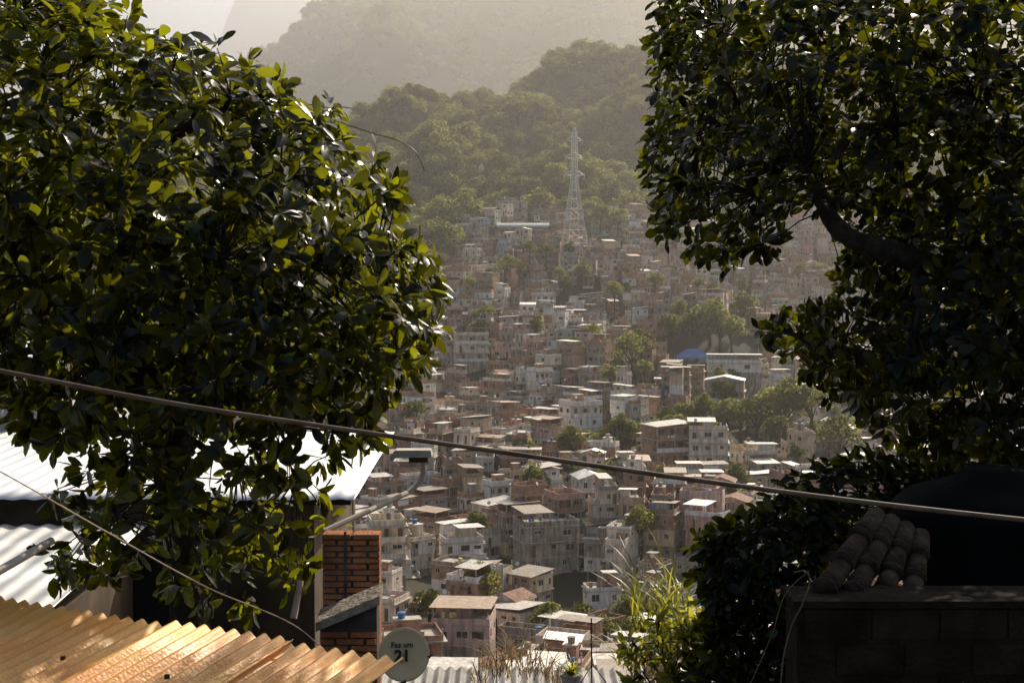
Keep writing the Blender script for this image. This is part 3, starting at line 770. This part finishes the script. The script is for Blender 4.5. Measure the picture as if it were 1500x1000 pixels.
p = sight(836, 990, 11.0)
mb = MB(); mb.tube([p+Vector((0, 0, -0.14)), p+Vector((0, 0, -0.02)), p+Vector((0, 0, 0)), p+Vector((0, 0, 0.02))], [0.055, 0.075, 0.085, 0.085], 16)
pp = empty("potted_plant"); pot = mb.obj("pot", [surf("pot_plastic", (0.35, 0.33, 0.3), (0.5, 0.48, 0.44), 8, 0.6)], False, pp)
pb = blades("foliage", p, 60, 0.2, 0.018, M_leafY, 77, 0.9); pb.parent = pp

# ------------------------------------------------------------------ foreground roofs
def corr(name, A, B, down, length, pitch, amp, mat, thick=0.006, seglen=8, parent=None, jag=0.0):
    A = Vector(A); B = Vector(B); e = (B-A); W = e.length; e.normalize(); dn = Vector(down).normalized()
    dn = (dn - e*dn.dot(e)).normalized(); nrm = e.cross(dn)
    if nrm.z < 0: nrm = -nrm
    nw = int(W/pitch*10)
    vs = []; fs = []
    for s in range(seglen+1):
        for i in range(nw+1):
            x = W*i/nw
            off = amp*math.cos(2*math.pi*x/pitch)
            vs.append(A + e*x + dn*(length*s/seglen) + nrm*(off + 0.004*math.sin(s*1.3+x*2)))
    n1 = len(vs); vs += [v - nrm*thick for v in vs]
    c = nw+1
    for s in range(seglen):
        for i in range(nw):
            a = s*c+i; fs.append((a, a+1, a+1+c, a+c)); fs.append((n1+a, n1+a+c, n1+a+1+c, n1+a+1))
    for i in range(nw): fs.append((i, n1+i, n1+i+1, i+1)); a = seglen*c+i; fs.append((a, a+1, n1+a+1, n1+a))
    for s in range(seglen): a = s*c; fs.append((a, a+c, n1+a+c, n1+a)); a = s*c+nw; fs.append((a, n1+a, n1+a+c, a+c))
    me = bpy.data.meshes.new(name); me.from_pydata([tuple(v) for v in vs], [], fs); me.materials.append(mat)
    me.polygons.foreach_set("use_smooth", [True]*len(fs)); me.update()
    o = bpy.data.objects.new(name, me); ROOT.objects.link(o)
    if parent: o.parent = parent
    return e, dn, nrm

M_or = surf("orange_fibre_sheet", (0.80, 0.34, 0.07), (0.94, 0.54, 0.15), 2.2, 0.42, bump=0.15, bscale=60, stain=0.2, spec=0.5)
M_dark = surf("dark_timber", (0.02, 0.016, 0.012), (0.05, 0.04, 0.03), 6, 0.9)
A = sight(0, 878, 7.2); B = sight(592, 966, 6.0); B.z = A.z = (A.z + B.z)/2
ext = (A-B).normalized()
dn = Vector((-0.516, -1, -0.2))
roof = empty("orange_corrugated_roof")
pit = 0.088
A2 = A + ext*1.4
q1 = B + ext*0.62; q2 = q1 + ext*0.66
up = Vector((0, 0, 0.014))
corr("sheet_1", q1 - ext*0.0, B, dn, 2.6, pit, 0.016, M_or, parent=roof)
corr("sheet_2", q2 + up, q1 - ext*0.03 + up, dn, 2.6, pit, 0.016, M_or, parent=roof)
corr("sheet_3", A2, q2 - ext*0.03, dn, 2.6, pit, 0.016, M_or, parent=roof)
dnn = dn.normalized()
mb = MB()
for t in (0.5, 1.6):
    s = A2 + dnn*t - Vector((0, 0, 0.07)); e = B + ext*0.05 + dnn*t - Vector((0, 0, 0.07)); mb.tube([s, e], 0.035, 4)
for t in (0.55, 1.65):
    for k in (0.15, 1.2, 2.3):
        s = B + ext*k + dnn*t - Vector((0, 0, 0.08)); mb.tube([s, Vector((s.x, s.y, -7))], 0.05, 6)
for k in (3, 10, 17):
    for t in (0.5, 1.6):
        s = B + ext*(0.02 + k*pit) + dnn*t + Vector((0, 0, 0.014)); mb.tube([s, s+Vector((0, 0, 0.018))], 0.012, 8)
mb.obj("rafters_and_posts", [M_dark], False, roof)

# white-roofed neighbour house
M_wr = surf("white_roof_sheet", (0.86, 0.85, 0.82), (0.95, 0.94, 0.92), 1.5, 0.58, spec=0.8, metallic=0.65, stain=0.05)
M_grey = surf("grey_roof_sheet", (0.6, 0.59, 0.56), (0.82, 0.81, 0.78), 1.5, 0.56, spec=0.8, metallic=0.6, stain=0.25)
nh = empty("white_roof_house")
corr("roof_sheet", (-8.5, 16.3, -1.75), (-1.35, 16.3, -1.75), (0, -1, -0.03), 4.2, 0.18, 0.005, M_wr, parent=nh)
mb = MB()
mb.box(-8.2, -1.75, 12.5, 12.7, -12, -1.98, 0); mb.box(-8.2, -1.75, 15.6, 15.8, -12, -1.86, 0); mb.box(-1.95, -1.76, 12.71, 15.59, -12, -1.93, 0); mb.box(-8.2, -8.0, 12.71, 15.59, -12, -1.93, 0)
mb.box(-3.4, -2.5, 12.47, 12.497, -3.4, -2.4, 1)
for y in (12.3, 13.6, 15.0): mb.box(-8.4, -1.4, y-0.04, y+0.04, -1.96+0.02*(y-12), -1.91+0.02*(y-12), 2)
M_dk = surf("dark_brown_wall", (0.08, 0.055, 0.035), (0.18, 0.13, 0.085), 3, 0.9, stain=0.4)  # dark brown wall colour, mottled, with darker vertical streaks
mb.obj("walls", [M_dk, M_glass, M_dark], False, nh)
sh = empty("lean_to_shed")
corr("roof_sheet", (-7.0, 12.0, -2.08), (-3.1, 12.0, -2.08), (0, -1, -0.05), 3.2, 0.18, 0.010, M_grey, parent=sh)
mb = MB(); mb.box(-6.9, -3.2, 8.95, 9.1, -8, -2.4, 0); mb.box(-3.35, -3.2, 9.11, 11.9, -10, -2.35, 0)
mb.obj("walls", [M_dk], False, sh)
mb = MB(); mb.box(-9.5, -5.4, 17, 17.2, -12, -1.0, 0); mb.box(-9.6, -5.3, 16.7, 22, -1.0, -0.9, 1); mb.box(-5.6, -5.4, 17.21, 21.9, -12, -1.0, 0)
mb.obj("white_house", [M_white, M_wr])

# brick wall built of bricks
mb = MB(); rb = random.Random(4)
pT = sight(476, 776, 8.6); pR = sight(553, 757, 8.3)
x0, x1 = pT.x, pR.x + 0.0; z1 = pT.z; yb = 8.45
rows = 34; bh = 0.036
for r in range(rows):
    z = z1 - r*bh; xx = x0 - (0.09 if r % 2 else 0.0)
    while xx < x1:
        a = max(xx, x0); b = min(xx+0.175, x1)
        if b - a > 0.02:
            j = rb.uniform(-0.008, 0.008)
            mb.box(a+0.004, b-0.004, yb+j, yb+0.14, z-bh+0.009, z, 0)
        xx += 0.185
mb.box(x0+0.006, x1-0.006, yb+0.012, yb+0.13, z1-rows*bh, z1-0.008, 1)
mb.box(x0+0.135, x0+0.15, yb-0.02, yb-0.009, z1-rows*bh, z1+0.02, 1)
mb.box(x0, x1, yb+0.02, yb+0.12, -8, z1-rows*bh-0.001, 1)
M_b2 = surf("fired_clay", (0.22, 0.075, 0.028), (0.55, 0.22, 0.085), 5, 0.9, bump=0.4, bscale=50)
M_mort = surf("mortar", (0.05, 0.04, 0.035), (0.12, 0.1, 0.08), 8, 0.95)
mb.obj("brick_wall", [M_b2, M_mort])
mb = MB(); a = sight(462, 912, 7.9); b = sight(556, 872, 7.9)
mb.hexa([a+Vector((0, 0, -0.05)), b+Vector((0, 0, -0.05)), b+Vector((0, .22, -0.05)), a+Vector((0, .22, -0.05)), a, b, b+Vector((0, .22, 0.03)), a+Vector((0, .22, 0.03))], 0)
rr0 = random.Random(9)
for r in range(24):
    zt = a.z - 0.06 - r*0.04; xx = a.x + 0.02 - (0.08 if r % 2 else 0)
    while xx < b.x - 0.03:
        s0 = max(xx, a.x+.02); s1 = min(xx+0.16, b.x-.02)
        if s1-s0 > .02: mb.box(s0+.004, s1-.004, 7.93+rr0.uniform(-.006, .006), 8.1, zt-0.03, zt, 1)
        xx += 0.17
mb.hexa([Vector((a.x+.02, 7.945, -7)), Vector((b.x-.02, 7.945, -7)), Vector((b.x-.02, 8.1, -7)), Vector((a.x+.02, 8.1, -7)),
         a+Vector((.02, .045, -0.052)), b+Vector((-.02, .045, -0.052)), b+Vector((-.02, .2, -0.052)), a+Vector((.02, .2, -0.052))], 2)
mb.obj("parapet_wall", [surf("mossy_concrete", (0.18, 0.14, 0.09), (0.42, 0.35, 0.26), 12, 0.9, bump=0.5, bscale=40), M_b2, M_mort])

# lamp arm
mb = MB()
mb.tube([sight(430, 905, 8.8), sight(440, 850, 8.9)], 0.022, 8)
mb.tube([sight(474, 778, 8.9), sight(540, 748, 9.2), sight(596, 722, 9.6), sight(616, 706, 9.7), sight(621, 690, 9.7), sight(620, 672, 9.7)], 0.019, 8)
p = sight(606, 664, 9.7)
mb.hexa([p+Vector((-.16, -.1, -.015)), p+Vector((.13, -.1, -.015)), p+Vector((.13, .1, -.015)), p+Vector((-.16, .1, -.015)), p+Vector((-.12, -.07, .03)), p+Vector((.12, -.07, .03)), p+Vector((.12, .07, .03)), p+Vector((-.12, .07, .03))], 0)
mb.box(p.x-0.03, p.x+0.1, p.y-0.05, p.y+0.05, p.z-0.055, p.z-0.017, 1)
M_pipe = surf("weathered_pipe", (0.4, 0.35, 0.28), (0.6, 0.53, 0.44), 6, 0.6)
mb.obj("street_lamp", [M_pipe, M_glass])
mb = MB(); mb.tube([sight(-40, 858, 6.6), sight(75, 792, 7.4)], 0.022, 10); mb.obj("drain_pipe", [M_pipe], True)

# dish with lettering
c = sight(592, 958, 7.6); dish = empty("satellite_dish"); r = 0.138
nrm = Vector((0.12, -1, 0.22)).normalized(); ex = Vector((0, 0, 1)).cross(nrm).normalized(); ex = -ex if ex.x < 0 else ex; ez = nrm.cross(ex); ez = -ez if ez.z < 0 else ez
vs = []; fs = []; K = 8; S = 40
for k in range(K+1):
    for s in range(S):
        rr_ = r*k/K; an = 2*math.pi*s/S
        vs.append(c + ex*math.cos(an)*rr_ + ez*math.sin(an)*rr_*1.05 + nrm*(0.035*(k/K)**2 - 0.035))
for k in range(K):
    for s in range(S): fs.append((k*S+s, k*S+(s+1) % S, (k+1)*S+(s+1) % S, (k+1)*S+s))
me = bpy.data.meshes.new("reflector"); me.from_pydata([tuple(v) for v in vs], [], fs)
dm = surf("cream_enamel", (0.86, 0.60, 0.30), (0.92, 0.68, 0.38), 9, 0.5, stain=0.15)
me.materials.append(dm)
me.polygons.foreach_set("use_smooth", [True]*len(fs)); o = bpy.data.objects.new("reflector", me); ROOT.objects.link(o); o.parent = dish
so = o.modifiers.new("t", 'SOLIDIFY'); so.thickness = 0.004
mb = MB(); mb.tube([c-ez*r*1.0, c-ez*r*1.05+nrm*0.10, c-ez*r*0.95+nrm*0.14], 0.004, 6)
mb.tube([c-nrm*0.04, c-nrm*0.1, c-nrm*0.12-Vector((0, 0, 0.25)), c-nrm*0.12-Vector((0, 0, 4.5))], 0.014, 8)
mb.tube([c+ex*0.15-nrm*0.03, c+ex*0.13-ez*0.02], 0.01, 6)
mb.obj("arm_and_mast", [M_dark], True, dish)
MI = surf("black_ink", (0.015, 0.015, 0.015), (0.03, 0.03, 0.03), 5, 0.6)
rotm = Matrix((ex, ez, nrm)).transposed().to_4x4()
for txt, sz, ox, oz, bo in (("Faz um", 0.042, -0.070, 0.038, 0.0008), ("21", 0.085, -0.052, -0.035, 0.0032)):
    cu = bpy.data.curves.new("lettering", 'FONT'); cu.body = txt; cu.size = sz; cu.extrude = 0.001; cu.offset = bo
    to = bpy.data.objects.new("lettering", cu); ROOT.objects.link(to); cu.materials.append(MI)
    to.matrix_world = Matrix.Translation(c + ex*ox + ez*oz + nrm*(-0.012)) @ rotm
    to.parent = dish

# lower roof bottom centre
lr = empty("lower_corrugated_roof")
M_gr2 = surf("weathered_sheet", (0.12, 0.11, 0.1), (0.32, 0.31, 0.29), 1.5, 0.5, spec=0.4, stain=0.5)
corr("roof_sheet", (-1.5, 14.2, -3.92), (1.1, 14.2, -3.92), (0, -1, -0.03), 4, 0.11, 0.018, M_gr2, parent=lr)
mb = MB(); mb.box(-1.4, 1.0, 10.6, 10.75, -12, -4.15, 0); mb.box(-1.4, 1.0, 13.8, 13.95, -12, -4.02, 0)
mb.box(-1.4, -1.2, 10.76, 13.79, -12, -4.1, 0); mb.box(0.8, 1.0, 10.76, 13.79, -12, -4.1, 0)
mb.obj("walls", [M_b2], False, lr)
mb = MB()
for a, b0, b1, d in ((866, 905, 1040, 11), (846, 985, 1040, 11), (727, 905, 1040, 12)):
    mb.tube([sight(a, b0, d), sight(a+1, b1, d)], 0.006, 5)
mb.tube([sight(850, 1000, 11), sight(868, 972, 11), sight(890, 1002, 11)], 0.005, 5)
mb.obj("iron_rods", [M_dark])

# right side wall, tiles, tank
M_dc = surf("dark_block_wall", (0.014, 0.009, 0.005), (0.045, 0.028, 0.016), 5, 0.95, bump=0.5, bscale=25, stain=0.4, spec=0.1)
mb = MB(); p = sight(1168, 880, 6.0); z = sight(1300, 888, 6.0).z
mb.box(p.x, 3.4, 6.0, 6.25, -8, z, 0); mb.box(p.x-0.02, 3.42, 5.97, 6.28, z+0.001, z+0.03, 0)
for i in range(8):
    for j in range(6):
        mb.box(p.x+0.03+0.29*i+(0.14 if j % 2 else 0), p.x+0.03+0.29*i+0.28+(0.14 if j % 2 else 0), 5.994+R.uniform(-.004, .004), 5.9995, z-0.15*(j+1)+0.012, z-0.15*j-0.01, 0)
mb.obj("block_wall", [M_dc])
mb = MB()
for k in range(4):
    s = sight(1208+k*42, 862+k*6, 6.15+0.05*k); e = sight(1282+k*22, 764+k*10, 6.7)
    for j in range(3):
        q0 = s.lerp(e, j/3.0) + Vector((0, 0, 0.012*j)); q1_ = s.lerp(e, (j+1.12)/3.0) + Vector((0, 0, 0.012*j))
        mb.tube([q0, q1_], [0.055, 0.043], 12, 0)
        mb.tube([q0 - (q1_-q0)*0.02, q0 + (q1_-q0)*0.02], [0.058, 0.058], 12, 0)
mb.obj("barrel_roof_tiles", [surf("old_clay_tile", (0.02, 0.012, 0.008), (0.09, 0.055, 0.035), 9, 0.9, bump=0.5, bscale=30, spec=0.15)], True)
mb = MB(); c = sight(1460, 880, 7.2)
prof = [(0.40, -0.1), (0.46, 0.12), (0.47, 0.14), (0.47, 0.18), (0.49, 0.38), (0.52, 0.44), (0.52, 0.5), (0.45, 0.56), (0.2, 0.64), (0.17, 0.68)]
mb.tube([c+Vector((0, 0, h)) for r_, h in prof], [r_ for r_, h in prof], 32)
mb.box(c.x-0.6, c.x+0.6, c.y-0.5, c.y+0.5, -8, c.z-0.11, 0)
mb.obj("water_tank", [surf("black_polyethylene", (0.004, 0.004, 0.004), (0.008, 0.008, 0.008), 3, 0.8, spec=0.05)], True)

# ------------------------------------------------------------------ cables
def cable(name, pts, r, mat, n=8):
    pts = [Vector(p) for p in pts]; fine = []
    for i in range(len(pts)-1):
        p0 = pts[max(i-1, 0)]; p1 = pts[i]; p2 = pts[i+1]; p3 = pts[min(i+2, len(pts)-1)]
        for k in range(10):
            t = k/10; fine.append(0.5*((2*p1)+(p2-p0)*t+(2*p0-5*p1+4*p2-p3)*t*t+(3*p1-p0-3*p2+p3)*t**3))
    fine.append(pts[-1]); mb = MB(); mb.tube(fine, r, n); return mb.obj(name, [mat], True)
M_cab = surf("cable_sheath", (0.10, 0.065, 0.04), (0.2, 0.135, 0.08), 12, 0.6)
M_wire = surf("pale_wire", (0.3, 0.22, 0.15), (0.5, 0.38, 0.27), 12, 0.5)
cable("overhead_cable", [sight(-200, 505, 4.6), sight(0, 543, 4.5), sight(250, 590, 4.4), sight(500, 628, 4.3), sight(750, 664, 4.2), sight(1000, 700, 4.1), sight(1250, 733, 4.0), sight(1500, 761, 3.9), sight(1700, 780, 3.8)], 0.0072, M_cab)
cable("thin_wire", [sight(-100, 640, 5.5), sight(0, 690, 5.6), sight(150, 775, 5.8), sight(300, 858, 6.0), sight(440, 921, 6.3), sight(520, 1010, 6.2)], 0.003, M_wire, 6)
cable("loose_wire", [sight(1163, 838, 5.9), sight(1180, 836, 5.9), sight(1186, 852, 5.9), sight(1175, 885, 5.9), sight(1160, 915, 5.9), sight(1148, 960, 5.9), sight(1142, 1020, 5.9)], 0.003, M_cab, 6)
cable("loose_wire", [sight(1186, 835, 5.95), sight(1150, 870, 5.95), sight(1130, 930, 5.95), sight(1095, 1010, 5.95)], 0.002, M_cab, 6)
cable("vine_tendril", [sight(500, 180, 8.8), sight(545, 195, 8.8), sight(580, 205, 8.8), sight(608, 222, 8.8), sight(622, 250, 8.8)], 0.004, M_leafY, 5)

# ------------------------------------------------------------------ haze, sky, sun
def haze(name, y0, y1, top, dens, g, col):
    mb = MB(); mb.box(-4500, 4500, y0, y1, -250, top, 0)
    m, nt, out = new_mat(name)
    v = N(nt, "ShaderNodeVolumeScatter"); v.inputs["Color"].default_value = (*col, 1); v.inputs["Density"].default_value = dens; v.inputs["Anisotropy"].default_value = g
    nt.links.new(v.outputs[0], out.inputs["Volume"])
    mb.obj(name, [m])
haze("valley_haze", 70, 1010, 440, 0.00021, 0.58, (1.0, 0.955, 0.88))
haze("hill_haze", 1010.5, 2150, 440, 0.00042, 0.58, (1.0, 0.965, 0.91))
haze("mountain_haze", 2151, 3100, 620, 0.0013, 0.55, (1.0, 0.985, 0.965))

AZ = math.radians(30); EL = math.radians(37)
w = bpy.data.worlds.new("World"); scene.world = w; w.use_nodes = True
nt = w.node_tree; bg = nt.nodes["Background"]
sky = nt.nodes.new("ShaderNodeTexSky"); sky.sky_type = 'NISHITA'; sky.sun_disc = False
sky.sun_elevation = EL; sky.sun_rotation = AZ; sky.dust_density = 4.0; sky.air_density = 1.0
nt.links.new(sky.outputs[0], bg.inputs[0]); bg.inputs[1].default_value = 0.13
sd = bpy.data.lights.new("sun", 'SUN'); sd.energy = 5.0; sd.angle = math.radians(0.5); sd.color = (1.0, 0.90, 0.74)
so = bpy.data.objects.new("sun", sd); ROOT.objects.link(so)
sv = Vector((math.sin(AZ)*math.cos(EL), math.cos(AZ)*math.cos(EL), math.sin(EL)))
so.rotation_euler = sv.to_track_quat('Z', 'Y').to_euler(); so.location = sv*50

scene.view_settings.view_transform = 'Standard'; scene.view_settings.look = 'None'; scene.view_settings.exposure = 0
